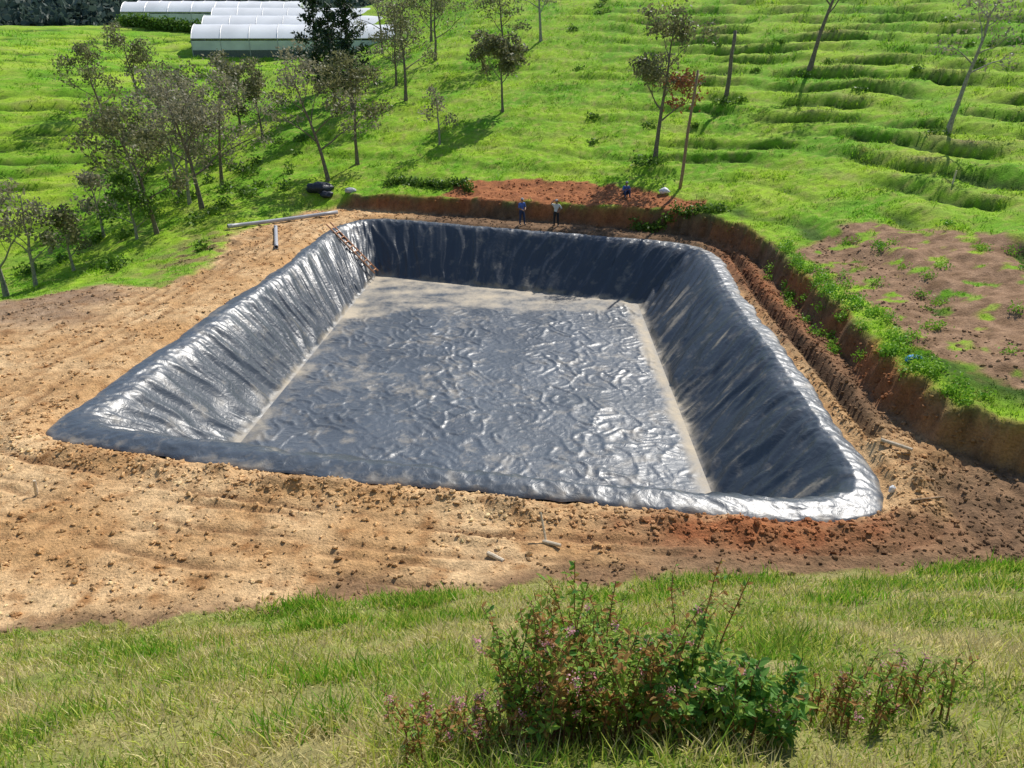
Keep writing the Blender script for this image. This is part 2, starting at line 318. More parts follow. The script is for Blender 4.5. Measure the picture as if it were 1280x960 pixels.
# --------------- pond liner ---------------
def liner():
    m=12;seg=[]
    for a,b in zip(CORN,CORN[1:]+[len(RIMP)]):
        P=RIM[a*m:b*m+1] if b<len(RIMP) else np.concatenate([RIM[a*m:],RIM[:1]])
        seg.append(P)
    O=[];Fl=[];S=[];SI=[];s0=0
    for k,P in enumerate(seg):
        d=np.r_[0,np.cumsum(np.linalg.norm(np.diff(P,axis=0),axis=1))];n=int(d[-1]/.075)
        q=np.linspace(0,d[-1],n,endpoint=False)
        O.append(np.c_[np.interp(q,d,P[:,0]),np.interp(q,d,P[:,1])])
        A=np.array(FLOOR[k]);B=np.array(FLOOR[(k+1)%4]);t=(q/d[-1])[:,None]
        Fl.append(A+(B-A)*t);S.append(s0+q);SI.append(np.full(n,k));s0+=d[-1]
    O=np.concatenate(O);Fl=np.concatenate(Fl);S=np.concatenate(S);SI=np.concatenate(SI)
    n=len(O);nv=70
    pf=[0,.008,.03,.07,.12,.17,.215,.26,.97,1];pz=[-.15,-.10,-.06,-.01,.03,.04,-.03,-.16,-2.95,-3]
    f=np.r_[np.linspace(0,.26,22,endpoint=False),np.linspace(.26,1,nv-22)]
    zz=np.interp(f,pf,pz)
    dirn=Fl-O;L=np.linalg.norm(dirn,axis=1);u=dirn/L[:,None]
    fm=f[None,:]*L[:,None];Sg=S[:,None]+0*fm
    X=O[:,0:1]+dirn[:,0:1]*f;Y=O[:,1:2]+dirn[:,1:2]*f;Z=zz[None]+0*X
    shear=np.choose(SI,[0,.9,.25,-.35])[:,None]
    sw=Sg+shear*fm
    wall=sst(.16,.34,f)[None]*sst(1,.93,f)[None]
    berm=sst(0,.03,f)[None]*sst(.34,.2,f)[None]
    rr=lambda q:np.clip(1-np.abs(q)*3.2,-.3,1)
    r1=rr(noise(sw*.65+.5*noise(Sg*.3,fm*.5,3),fm*.10,1))
    r2=rr(noise(sw*1.6+.5*noise(Sg*.6,fm*.5,5),fm*.22,2))
    r3=rr(noise(sw*2.9+.7*noise(Sg*.8,fm*.7,7),fm*.5,4))
    big=noise(Sg*.22,fm*.3,8);pat=.35+.65*sst(-.3,.3,noise(Sg*.18,fm*.3,9))
    D=wall*(.11*r1+pat*(.055*r2+.028*r3)+.16*big)
    D=D+berm*(.03*rr(noise(Sg*.9+.4*fm,fm*1.0,12))+.022*rr(noise(Sg*2.3,fm*1.6,14))+.012*rr(noise(Sg*4.5,fm*3,16))+.06*noise(Sg*.3,fm*.2,15))
    X=X+u[:,0:1]*D*.55;Y=Y+u[:,1:2]*D*.55;Z=Z+D*.8
    edge=sst(.12,0,f)[None];wob=.20*noise(Sg*.4,0*fm,20)+.09*noise(Sg*1.7,0*fm,21)
    X=X-u[:,0:1]*edge*wob;Y=Y-u[:,1:2]*edge*wob
    V=np.c_[X.ravel(),Y.ravel(),Z.ravel()]
    a=np.arange(n)[:,None]*nv+np.arange(nv-1)[None];b=((np.arange(n)+1)%n)[:,None]*nv+np.arange(nv-1)[None]
    F=np.stack([a,b,b+1,a+1],-1).reshape(-1,4)
    dw=(.75*sst(.88,1.0,f)[None]*(.6+.5*noise(Sg*.5,fm,30))+.20*sst(.12,.0,f)[None]+0*X)
    streak=sst(.36,.60,noise(sw*1.9,fm*.12,34))*.55*sst(-.1,.3,noise(Sg*.3,fm*.3,35))
    dw=dw+np.where(SI[:,None]==1,.10*sst(.5,1,f)[None]+streak*sst(.25,.4,f)[None],0)+.10*(noise(sw*1.2,fm*.3,33)>.35)
    film_sheen=.55*sst(.34,.1,f)[None]+.22+0*X; film_sheen=np.where(SI[:,None]==3,film_sheen+.25,film_sheen)  # berm and left wall coloured paler for the sunlight they catch
    A,B,C,Dd=[np.array(q) for q in FLOOR];nu,nw=270,350
    uu,ww=np.meshgrid(np.linspace(0,1,nu),np.linspace(0,1,nw));U=uu[...,None];W=ww[...,None]
    P=(A*(1-U)+B*U)*(1-W)+(Dd*(1-U)+C*U)*W;x=P[...,0];y=P[...,1]
    e=np.minimum(np.minimum(uu,1-uu)*17,np.minimum(ww,1-ww)*24);fe=sst(0,.6,e)
    wx=x+.40*noise(x*.8,y*.8,41);wy=y+.40*noise(x*.8,y*.8,42)
    rd=lambda q:np.clip(1-np.abs(q)*5.0,-.1,1)
    soft=1-.8*sst(41.2,42.6,y-.12*x+1.2*noise(x*.3,y*.3,44))
    pm=.3+.7*sst(-.3,.3,noise(x*.33,y*.28,66));pm2=.3+.7*sst(-.3,.3,noise(x*.4,y*.3,67))
    hgt=pm*.048*rd(noise(wx*1.25+.5*wy,wy*.7,43))+pm2*.036*rd(noise(wx*1.0-.8*wy,wy*1.5+.5*wx,45))+.012*rd(noise(wx*3.2,wy*2.2,46))
    zf=-3+fe*(hgt*soft+.07*noise(x*.3,y*.3,47))
    dust=.5*sst(1.0,0,e)*(.6+.9*noise(x*.5,y*.5,48))+.42*(1-soft)/.8*(1+.9*noise(x*.35,y*.9,49))+.14*sst(.0,.5,noise(x*.25,y*.25,50))*sst(20,30,y)+.05
    dust=dust+.5*np.exp(-((x-7.0)/.35)**2)
    fl2=np.clip(.85+.3*noise(x*.4,y*.4,68),0,1)  # floor: bluish sky reflection put into the base colour, with dusty film
    k=np.arange(nw-1)[:,None]*nu+np.arange(nu-1)[None];FF=np.stack([k,k+1,k+nu+1,k+nu],-1).reshape(-1,4)
    build('pond_liner',[(V,F,0),(np.c_[x.ravel(),y.ravel(),zf.ravel()],FF,0)],[M_liner],smooth=True,attrs={'dust':np.r_[dw.ravel(),dust.ravel()],'film_sheen':np.r_[film_sheen.ravel(),fl2.ravel()]})
liner()
# --------------- grass ---------------
def blades(P,h,w,rng,colr,lean=.5,two=True):
    n=len(P);a=rng.rand(n)*2*math.pi;b=rng.rand(n)*2*math.pi
    sx=np.c_[np.cos(a),np.sin(a),0*a]*w[:,None]*.5
    ln=np.c_[np.cos(b),np.sin(b),0*b]*(h*lean*(.3+rng.rand(n)))[:,None]
    up=np.c_[0*a,0*a,h]
    if two:
        V=np.stack([P-sx,P+sx,P+sx*.8+up*.55+ln*.35,P-sx*.8+up*.55+ln*.35,P+up+ln],1)
        k=np.arange(n)[:,None]*5
        return V.reshape(-1,3),k+np.array([[0,1,2,3]]),k+np.array([[3,2,4]]),np.repeat(colr,5,0)
    V=np.stack([P-sx,P+sx,P+up+ln],1);k=np.arange(n)[:,None]*3
    return V.reshape(-1,3),None,k+np.array([[0,1,2]]),np.repeat(colr,3,0)
def build2(name,V,F4,F3,cc):
    groups=[(V,F4,0),(np.zeros((0,3)),F3-len(V),0)] if F4 is not None else [(V,F3,0)]
    return build(name,groups,[M_blade],col=cc)
def fore_grass():
    rng=R(3);n=460000
    y=1.8+12.8*rng.rand(n)**1.15;x=(rng.rand(n)*2-1)*13.5
    dep=y*.906+(1.6+.73*y)*.42
    keep=(np.abs(x)<.75*dep+1.2)&(rng.rand(n)<np.clip(1.3-dep/17,.25,1));x=x[keep];y=y[keep]
    cl=fbm(x*1.1,y*1.1,3,51);keep=rng.rand(len(x))<np.clip(.7+1.1*cl,.2,1);x=x[keep];y=y[keep]
    z,g,c,fo=terrain(x,y);k=fo>.4;x,y,z=x[k],y[k],z[k];n=len(x)
    dist=np.hypot(y,11.8-z);cl=fbm(x*.8,y*.8,3,52);g2=fbm(x*.45,y*.45,3,53)
    h=(.07+.13*rng.rand(n)**1.5)*(1+1.1*np.clip(cl,-.5,1));w=.0045+.0011*dist
    q=rng.rand(n)-.9*g2
    straw=np.array([.72,.62,.31]);yel=np.array([.50,.54,.10]);gr=np.array([.21,.38,.035])
    c=np.where((q<.42)[:,None],straw,np.where((q<.84)[:,None],yel,gr))*(.6+.7*rng.rand(n))[:,None]
    V,F4,F3,cc=blades(np.c_[x,y,z-.01],h,w,rng,c,.8)
    tc=[(-2.3,13.0),(-1.9,13.1),(-2.1,12.9),(3.6,13.3),(4.4,13.4),(5.3,13.6),(10.2,14.0),(11.4,14.2),(-1.2,10.0),(-3.4,10.8),(2.2,11.2),(5.8,10.5),(-5.5,9.0),(7,12),(1.0,8.0),(-2.0,6.5),(-1.6,4.5),(9,11.5),(-4.6,13.0)]
    TX=np.concatenate([cx+.42*rng.normal(size=420) for cx,cy in tc]);TY=np.concatenate([cy+.22*rng.normal(size=420) for cx,cy in tc])
    tz_=terrain(TX,TY,False);n2=len(TX);dist=np.hypot(TY,11.8-tz_)
    c2=np.where((rng.rand(n2)<.4)[:,None],yel,np.array([.16,.36,.02]))*(.7+.6*rng.rand(n2))[:,None]
    V2,G4,G3,cc2=blades(np.c_[TX,TY,tz_-.01],.16+.2*rng.rand(n2),.006+.0013*dist,rng,c2,.6)
    build2('meadow_grass',np.r_[V,V2],np.r_[F4,G4+len(V)],np.r_[F3,G3+len(V)],np.r_[cc,cc2])
fore_grass()
def hill_grass():
    rng=R(5);n=90000
    r=np.exp(np.log(17)+rng.rand(n)*(np.log(140)-np.log(17)));a=(rng.rand(n)*2-1)*math.radians(43)
    x=r*np.sin(a);y=r*np.cos(a)
    k=rng.rand(n)<np.clip(.42+1.5*fbm(x*.3,y*.3,3,56),.06,1);x,y,r=x[k],y[k],r[k]
    z,g,c,fo=terrain(x,y);k=(g>.45)&(fo<.3)&(sdpoly(x,y,RIMPOLY)>.5);x,y,z,c,r=x[k],y[k],z[k],c[k],r[k];m=5
    x=np.repeat(x,m)+rng.normal(size=len(x)*m)*.003*np.repeat(r,m);y=np.repeat(y,m)+rng.normal(size=len(y)*m)*.003*np.repeat(r,m)
    r=np.repeat(r,m);c=np.repeat(c,m,0);z=terrain(x,y,False);n=len(x)
    cl=fbm(x*.5,y*.5,3,55)
    h=(.05+.0016*r)*(.5+rng.rand(n))*np.clip(1+1.3*cl,.25,2.2);w=.012+.0011*r
    c=c*(.85+.6*rng.rand(n))[:,None]
    V,_,F3,cc=blades(np.c_[x,y,z-.02],h,w,rng,c,1.0,False)
    build2('hillside_grass',V,None,F3,cc)
hill_grass()
# --------------- soil clods ---------------
def clods():
    rng=R(9);n=85000
    x=-26+44*rng.rand(n);y=12+44*rng.rand(n)**1.7
    dp=sdpoly(x,y,RIMPOLY)
    pr=.12+.9*np.exp(-((dp-.8)/.6)**2)*(y<24)+.6*(np.clip(fbm(x*.6,y*.6,3,61),0,1))+.5*np.exp(-((x-12.5)/1.5)**2)
    k=(dp>.12)&(rng.rand(n)<pr);x,y=x[k],y[k]
    z,g,c,fo=terrain(x,y);k=g<.3;x,y,z,c=x[k],y[k],z[k],c[k];n=len(x)
    ico=[(0,0,1)]+[(math.cos(a)*.9,math.sin(a)*.9,.45) for a in np.arange(5)*1.2566]+[(math.cos(a+.63)*.9,math.sin(a+.63)*.9,-.45) for a in np.arange(5)*1.2566]+[(0,0,-1)]
    ico=np.array(ico);fs=[(0,i+1,(i+1)%5+1) for i in range(5)]+[(i+1,i+6,(i+1)%5+1) for i in range(5)]+[((i+1)%5+1,i+6,(i+1)%5+6) for i in range(5)]+[(11,(i+1)%5+6,i+6) for i in range(5)]
    s=.018+.055*rng.rand(n)**3+.0007*y
    V=ico[None]*(s[:,None,None])*(.6+.8*rng.rand(n,12,1))*np.array([1,1,.7])*(.7+.6*rng.rand(n,1,3))+np.c_[x,y,z+s*.2][:,None]
    F=(np.arange(n)[:,None,None]*12+np.array(fs)[None]).reshape(-1,3)
    build('soil_clods',[(V.reshape(-1,3),F,0)],[M_ground],col=np.repeat(np.clip(c*(1.0+.4*rng.rand(n))[:,None],0,.85),12,0))
clods()
# --------------- trees ---------------
def rdir(rng,d,ang):
    v=rng.normal(size=3);v-=d*v.dot(d);v/=np.linalg.norm(v)+1e-9
    o=d*math.cos(ang)+v*math.sin(ang);return o/np.linalg.norm(o)
def tree(name,x,y,h,seed,mat,bark=None,lean=(0,0),base=.35,spread=.34,dens=1.,nl=8,leaf=.14,clump=.36,r0=None,rust=False):
    bark=bark or M_bark;rng=R(seed);G=[];z0=tz(x,y)
    n=8;t=np.linspace(0,1,n);T=np.c_[x+lean[0]*h*t**1.3+np.cumsum(rng.normal(size=n))*.018*h*t,y+lean[1]*h*t**1.3+np.cumsum(rng.normal(size=n))*.018*h*t,z0-.3+(h*.86+.3)*t]
    r0=r0 or .013*h+.05
    addtube(G,T,r0*(1-.82*t)*(1+.35*(t<.05)),0,7)
    C=[]
    for i in range(nl):
        tt=base+(.95-base)*(i+.4*rng.rand())/nl
        p=np.array([np.interp(tt,t,T[:,k]) for k in range(3)])
        az=i*2.4+rng.rand()*1.0;up=.45+.9*(tt-base)+.3*rng.rand()
        d=np.array([math.cos(az),math.sin(az),up]);d/=np.linalg.norm(d)
        L=h*spread*(1.15-.55*(tt-base)/(1-base))*(.7+.5*rng.rand())
        q=[p];dd=d.copy()
        for k in range(4):
            dd=rdir(rng,dd,.22);dd[2]+=.06;q.append(q[-1]+dd*L/4)
        q=np.array(q);rl=r0*(1-.8*tt)*.55
        addtube(G,q,rl*np.array([1,.8,.6,.42,.25]),0,5,False)
        for j in range(4):
            f=.35+.65*(j+rng.rand()*.6)/4;f=min(f,1)
            p2=np.array([np.interp(f*4,np.arange(5),q[:,k]) for k in range(3)])
            d2=rdir(rng,dd,.75);d2[2]+=.15;L2=L*.42*(.6+.6*rng.rand())
            m=p2+d2*L2*.5+rng.normal(size=3)*.04*L2;e=p2+d2*L2
            addtube(G,[p2,m,e],[rl*.35,rl*.25,.012],0,4,False)
            C.append(e)
            for k in range(2):
                d3=rdir(rng,d2,.8);e3=m+d3*L2*.6
                addtube(G,[m,e3],[rl*.2,.009],0,3,False);C.append(e3)
    C=np.array(C);keep=rng.rand(len(C))<.9;C=C[keep]
    k=max(3,int(28*dens));P=np.repeat(C,k,0)+rng.normal(size=(len(C)*k,3))*np.array([clump,clump,clump*.6])*(h/8)**.5
    V,F=leaves(P,leaf*np.ones(len(P)),rng,1.7)
    mi=np.full(len(F),1)
    if rust:
        mi=np.where((np.repeat(C[:,2],k)<z0+h*.6)&(np.repeat(C[:,0],k)>x+.3),2,1)
    G.append((V,F,mi))
    return build(name,G,[bark,mat,M_rust])
tree('scrub_tree',-31.0,44.5,8.8,11,M_grey,M_barkl,(.02,0),.25,.34,.8)
tree('scrub_tree',-29.1,44.6,6.2,12,M_grey,M_barkl,(.1,0),.3,.3,.35)
tree('scrub_tree',-27.6,46.4,4.2,13,M_olive,M_barkl,(0,0),.3,.3,.5)
tree('scrub_tree',-28.7,52.8,4.8,14,M_grey,M_barkl,(0,0),.3,.3,.35)
tree('scrub_tree',-24.0,50.9,7.9,15,M_olive,None,(-.1,0),.35,.40,.9)
tree('scrub_tree',-22.4,55.2,9.6,16,M_grey,None,(-.03,0),.3,.36,.8)
tree('scrub_tree',-24.2,57.5,7.2,17,M_grey,M_barkl,(.05,0),.3,.38,.7)
tree('scrub_tree',-22.9,61.0,8.4,18,M_grey,None,(.05,0),.3,.38,.8)
tree('scrub_tree',-22.4,71.3,6.0,19,M_olive,None,(0,0),.3,.40,1.0)
tree('scrub_tree',-25.3,50.6,4.6,20,M_green,M_barkl,(0,0),.2,.3,.5)
tree('scrub_tree',-25.9,60.0,8.0,21,M_grey,M_barkl,(-.06,0),.3,.36,.7)
tree('scrub_tree',-29.5,61.0,6.5,41,M_olive,M_barkl,(-.06,0),.3,.38,.8)
tree('scrub_tree',-14.0,59.3,8.9,22,M_grey,None,(-.2,0),.3,.36,.65)
tree('scrub_tree',-12.3,62.2,8.3,23,M_olive,None,(.0,0),.42,.32,1.2)
tree('scrub_tree',-10.0,76.2,9.0,24,M_olive,None,(.03,0),.35,.32,.7)
tree('scrub_tree',-5.9,64.4,4.6,25,M_grey,M_barkl,(0,0),.4,.2,.25,nl=5)
tree('field_tree',-0.8,70.6,6.0,26,M_olive,None,(-.03,0),.45,.38,1.5,leaf=.17)
tree('field_tree',10.5,57.6,10.2,27,M_olive,None,(.03,0),.32,.30,1.6,rust=True)
tree('scrub_tree',-11.5,81.0,6.5,28,M_grey,None,(0,0),.3,.36,.6)
tree('scrub_tree',-8.2,88.7,8,29,M_olive,None,(0,0),.3,.36,.8)
tree('leaning_tree',25.3,69.9,11.5,30,M_grey,None,(.22,0),.4,.30,.35)
tree('leaning_tree',28.9,52.8,9.8,31,M_grey,M_barkl,(.17,0),.45,.24,.22)
tree('scrub_tree',3.1,89.6,9,32,M_grey,M_barkl,(-.1,0),.35,.3,.5)
tree('scrub_tree',-.8,86.1,7.5,33,M_olive,None,(0,0),.3,.34,.6)
tree('scrub_tree',-38.3,83.0,7,34,M_olive,None,(0,0),.25,.42,.9)
tree('scrub_tree',-39.6,77.7,6.5,35,M_olive,None,(0,0),.25,.42,.8)
tree('scrub_tree',-25.5,74.8,6.0,36,M_olive,None,(0,0),.3,.42,.9)
tree('scrub_tree',-30.5,72,6.5,37,M_olive,None,(0,0),.3,.42,.8)
tree('scrub_tree',-27.5,68,6.0,38,M_grey,None,(0,0),.3,.4,.7)
tree('scrub_tree',-9.5,98,9,39,M_olive,None,(0,0),.3,.34,.7)
tree('scrub_tree',-15,96,8,40,M_grey,None,(0,0),.3,.34,.6)
def conifer(name,x,y,h,seed,wd):
    rng=R(seed);G=[];z0=tz(x,y);addtube(G,[(x,y,z0-.3),(x+.1,y,z0+h*.5),(x,y,z0+h)],[.2,.13,.02],0,7);C=[]
    nw=int(h*2.6)
    for i in range(nw):
        t=.14+.86*i/nw;L=wd*(1.05-t)**.7*(.35+.95*rng.rand())
        for k in range(4):
            az=rng.rand()*6.28;d=np.array([math.cos(az),math.sin(az),.35]);p=np.array([x,y,z0+h*t]);e=p+d*L
            addtube(G,[p,e],[.03,.01],0,3,False)
            m=int(8+14*L);s=rng.rand(m)[:,None]
            C.append(p+(e-p)*s**.7+rng.normal(size=(m,3))*.14)
    C=np.concatenate(C);V,F=leaves(C,.16*np.ones(len(C)),rng,2.4);G.append((V,F,1))
    return build(name,G,[M_bark,M_dark])
conifer('conifer_tree',-19.6,82.9,9.0,51,2.6);conifer('conifer_tree',-14.8,74.6,11.0,52,2.6);conifer('conifer_tree',-17.2,78.5,8.5,53,2.5)
def shrubmass(name,pts,seed,mat,leaf=.12,per=260):
    rng=R(seed);P=[]
    for x,y,r,hh in pts:
        v=rng.normal(size=(int(per*r*r)+60,3));v/=np.linalg.norm(v,axis=1)[:,None];v*=(rng.rand(len(v))**.45)[:,None]
        v[:,2]=np.abs(v[:,2]);P.append(v*np.array([r,r,hh])+np.array([x,y,tz(x,y)]))
    P=np.concatenate(P);P+=.12*rng.normal(size=P.shape);V,F=leaves(P,leaf*np.ones(len(P)),rng,1.8);return build(name,[(V,F,0)],[mat])
rng=R(71)
shrubmass('bank_shrubs',[(x,53.6-.36*x+rng.normal()*.3+(x<-3)*.6,.3+.35*rng.rand(),.3+.4*rng.rand()) for x in np.arange(-9,-3,.35)]+[(x,49.9-.36*(x-6)+rng.normal()*.2,.3+.3*rng.rand(),.3+.3*rng.rand()) for x in np.arange(8,13.4,.5)],72,M_green)
shrubmass('valley_shrubs',[(-33+16*rng.rand(),43+26*rng.rand()**.8,.4+.6*rng.rand(),.3+.6*rng.rand()) for _ in range(40)],73,M_green,.14,120)
shrubmass('verge_weeds',[(14.0+.5*rng.normal(),21+19*rng.rand(),.15+.2*rng.rand(),.12+.18*rng.rand()) for _ in range(80)]+[(15+9*rng.rand(),22+18*rng.rand(),.15+.25*rng.rand(),.1+.12*rng.rand()) for _ in range(26)],74,leafmat('weed_leaves',(.13,.34,.02),(.30,.50,.05)),.06,1100)
shrubmass('hill_shrubs',[(9.5,57,.9,.7),(10.6,56.8,.7,.6),(-1,89,1,1),(17.3,66,1,.6),(-36,96,1.4,1),(-33,92,1.2,1),(28,52.4,.9,.5),(24.6,69.4,.9,.7)]+[(6+40*rng.rand(),62+40*rng.rand(),.3+.5*rng.rand(),.15+.25*rng.rand()) for _ in range(40)],75,M_green,.14,120)
shrubmass('hedge',[(-62+i*.9,134.5+.3*math.sin(i),1.3,1.9) for i in range(14)],76,M_green,.25,160)
def forest():
    rng=R(81);n=900;x=-520+460*rng.rand(n);y=380+190*rng.rand(n);z=terrain(x,y,False);m=70
    v=rng.normal(size=(n,m,3));v/=np.linalg.norm(v,axis=2)[...,None];r=(4+4*rng.rand(n))
    P=(v*r[:,None,None]*np.array([1,1,1.1])+np.c_[x,y,z+r*.9][:,None]).reshape(-1,3)
    V,F=leaves(P,2.4*np.ones(len(P)),rng,1.5);build('distant_forest',[(V,F,0)],[leafmat('distant_foliage',(.05,.085,.065),(.11,.15,.11),.03)])
forest()
# --------------- greenhouses ---------------
M_film=simple('greenhouse_film',(.80,.80,.78),.45,.10,.25,.05);M_wallf=simple('side_curtain',(.50,.52,.49),.6,.15,.5,.1);M_steel=simple('galvanised_steel',(.35,.36,.37),.5,.15,3,0,.6)
M_dkbase=simple('dark_base_band',(.10,.11,.10),.8)
def greenhouse(x,y,rz,L,nb,w,rise,eave,arc,zb):
    e=empty('greenhouse',(x,y,zb),rz);na=10
    Gr=[];Gw=[];Gs=[]
    for b in range(nb):
        y0=b*w;z0=b*rise+eave;nn=int(L/2)+1
        th=np.linspace(0,1,na+1);yy=y0+.05+(w-.1)*th;zz=z0+arc*np.sin(math.pi*th)**.8
        xx=np.linspace(0,L,nn);V=np.array([(a,yy[k],zz[k]+.05*math.sin(a*1.57)) for a in xx for k in range(na+1)])
        i=np.arange(nn-1)[:,None]*(na+1)+np.arange(na)[None];Gr.append((V,np.stack([i,i+na+1,i+na+2,i+1],-1).reshape(-1,4),0))
        for a in np.arange(0,L+.1,4):
            addtube(Gs,[(a,yy[k],zz[k]+.05) for k in range(na+1)],.05,0,4)
            addtube(Gs,[(a,y0,-3),(a,y0,z0)],.06,0,5)
        addtube(Gs,[(0,y0,z0),(L,y0,z0)],.09,0,5)
        for a in (0.02,L-.02):
            V=[(a,yy[k],zz[k]-.03) for k in range(na+1)]+[(a,yy[k],z0-eave-1) for k in range(na+1)]
            Gw.append((V,[(k,k+1,na+2+k,na+1+k) for k in range(na)],0))
    V=[(a,.0,zv) for a in np.linspace(0,L,15) for zv in (.7,eave-.25)];Gw.append((V,[(2*k,2*k+2,2*k+3,2*k+1) for k in range(14)],0))
    V=[(a,-.01,zv) for a in np.linspace(0,L,15) for zv in (-2,.68)];Gw.append((V,[(2*k,2*k+2,2*k+3,2*k+1) for k in range(14)],1))
    build('roof_film',Gr,[M_film],smooth=True,parent=e);build('walls',Gw,[M_wallf,M_dkbase],parent=e);build('frame',Gs,[M_steel],parent=e)
greenhouse(-46,119.5,.16,29,3,8.5,1.3,2.2,1.9,8.4)
greenhouse(-69,149,.10,31,2,7.5,.4,2.4,1.7,12.2)
# --------------- people ---------------
M_skin=simple('skin',(.30,.16,.10),.6,.1);M_navy=simple('navy_cloth',(.03,.045,.10),.9);M_white=simple('white_cloth',(.65,.65,.62),.9,.1);M_dkt=simple('dark_trousers',(.025,.025,.03),.9)
M_boot=simple('rubber_boot',(.02,.02,.02),.5);M_blue=simple('blue_cloth',(.08,.15,.42),.9);M_hair=simple('hair',(.015,.012,.01),.7);M_lips=simple('lips',(.25,.09,.07));M_cap=simple('cap_cloth',(.45,.45,.45),.9,.1)
def person(x,y,z,rz,J,shirt,trous):
    e=empty('person',(x,y,z),rz)
    names=list(J);B=[('pelvis','spine'),('spine','chest'),('chest','neck'),('neck','head'),('pelvis','hipL'),('pelvis','hipR'),('hipL','kneeL'),('kneeL','ankL'),('ankL','toeL'),('hipR','kneeR'),('kneeR','ankR'),('ankR','toeR'),
       ('chest','shL'),('chest','shR'),('shL','elL'),('elL','wrL'),('shR','elR'),('elR','wrR')]
    rad=dict(pelvis=.145,spine=.135,chest=.16,neck=.06,head=.06,hipL=.11,hipR=.11,kneeL=.075,kneeR=.075,ankL=.055,ankR=.055,toeL=.04,toeR=.04,shL=.075,shR=.075,elL=.05,elR=.05,wrL=.032,wrR=.032)
    me=bpy.data.meshes.new('body');me.from_pydata([J[n] for n in names],[(names.index(a),names.index(b)) for a,b in B],[])
    o=bpy.data.objects.new('body',me);bpy.context.scene.collection.objects.link(o)
    o.modifiers.new('skin','SKIN')
    bm=bmesh.new();bm.from_mesh(me);lay=bm.verts.layers.skin.verify();bm.verts.ensure_lookup_table()
    for i,n in enumerate(names):
        bm.verts[i][lay].radius=(rad[n],rad[n]*(.75 if n in('pelvis','spine','chest') else 1));bm.verts[i][lay].use_root=(n=='pelvis')
    bm.to_mesh(me);bm.free()
    o.modifiers.new('sub','SUBSURF').levels=2
    dg=bpy.context.evaluated_depsgraph_get();m2=bpy.data.meshes.new_from_object(o.evaluated_get(dg));bpy.data.objects.remove(o)
    for mt in (M_skin,shirt,trous,M_boot): m2.materials.append(mt)
    lab={('neck','head'):0,('elL','wrL'):0,('elR','wrR'):0,('ankL','toeL'):3,('ankR','toeR'):3}
    segs=[(np.array(J[a]),np.array(J[b]),lab.get((a,b),2 if any(s in a+b for s in('hip','knee','ank')) else 1)) for a,b in B]
    for p in m2.polygons:
        c=np.array(p.center);best=9
        for a,b,l in segs:
            t=np.clip((c-a).dot(b-a)/(b-a).dot(b-a),0,1);d=np.linalg.norm(c-a-t*(b-a))
            if d<best: best=d;p.material_index=l
        p.use_smooth=True
    body=bpy.data.objects.new('body',m2);bpy.context.scene.collection.objects.link(body);body.parent=e
    H_=np.array(J['head'])+np.array([0,-.01,.10]);G=[]
    nu,nv=16,12;V=[]
    for a in range(nv+1):
        ph=math.pi*a/nv
        for b in range(nu):
            th=2*math.pi*b/nu;px,py,pz=math.sin(ph)*math.cos(th),math.sin(ph)*math.sin(th),math.cos(ph)
            s=.85 if pz<0 else 1;V.append(H_+np.array([px*.075*(s+.15*(pz>-.4)*(pz<0)),py*.095*s,pz*.118]))
    F=[(a*nu+b,(a+1)*nu+b,(a+1)*nu+(b+1)%nu,a*nu+(b+1)%nu) for a in range(nv) for b in range(nu)]
    mi=[1 if (a<4 or (a<8 and nu*.05<b+.5<nu*.45)) else 0 for a in range(nv) for b in range(nu)]
    G.append((V,F,np.array(mi)))
    addtube(G,[H_+np.array([0,-.088,.02]),H_+np.array([0,-.112,-.02]),H_+np.array([0,-.09,-.03])],[.008,.015,.01],0,6)
    for s in(-1,1):
        addtube(G,[H_+np.array([s*.03,-.088,.012]),H_+np.array([s*.03,-.094,.012])],[.011,.007],1,6)
        addtube(G,[H_+np.array([s*.072,0,.02]),H_+np.array([s*.085,.008,.0]),H_+np.array([s*.074,.0,-.03])],[.01,.016,.008],0,6)
    addtube(G,[H_+np.array([-.025,-.088,-.055]),H_+np.array([0,-.094,-.057]),H_+np.array([.025,-.088,-.055])],.006,3,5)
    addtube(G,[H_+np.array([0,0,.05]),H_+np.array([0,0,.10]),H_+np.array([0,0,.135])],[.10,.09,.03],2,14)
    addbox(G,H_+np.array([0,-.12,.055]),(.12,.10,.012),2)
    build('head',G,[M_skin,M_hair,M_cap,M_lips],smooth=True,parent=e)
    G=[]
    for sd in 'LR':
        el,w=np.array(J['el'+sd]),np.array(J['wr'+sd]);d=(w-el)/np.linalg.norm(w-el)
        side=np.cross(d,[0,1,0])
        if np.linalg.norm(side)<.2: side=np.cross(d,[1,0,0])
        side/=np.linalg.norm(side);up=np.cross(side,d)
        addtube(G,[w-d*.02,w+d*.04,w+d*.09],[.026,.036,.034],0,8)
        for k,L in enumerate((.065,.078,.072,.055)):
            b=w+d*.08+side*(-.03+.02*k);addtube(G,[b,b+d*L*.5+up*.008,b+d*L*.85+up*.03],[.010,.009,.007],0,5)
        b=w+d*.03-side*.03;addtube(G,[b,b-side*.03+d*.03,b-side*.03+d*.065+up*.01],[.012,.010,.008],0,5)
    build('hands',G,[M_skin],smooth=True,parent=e)
    return e
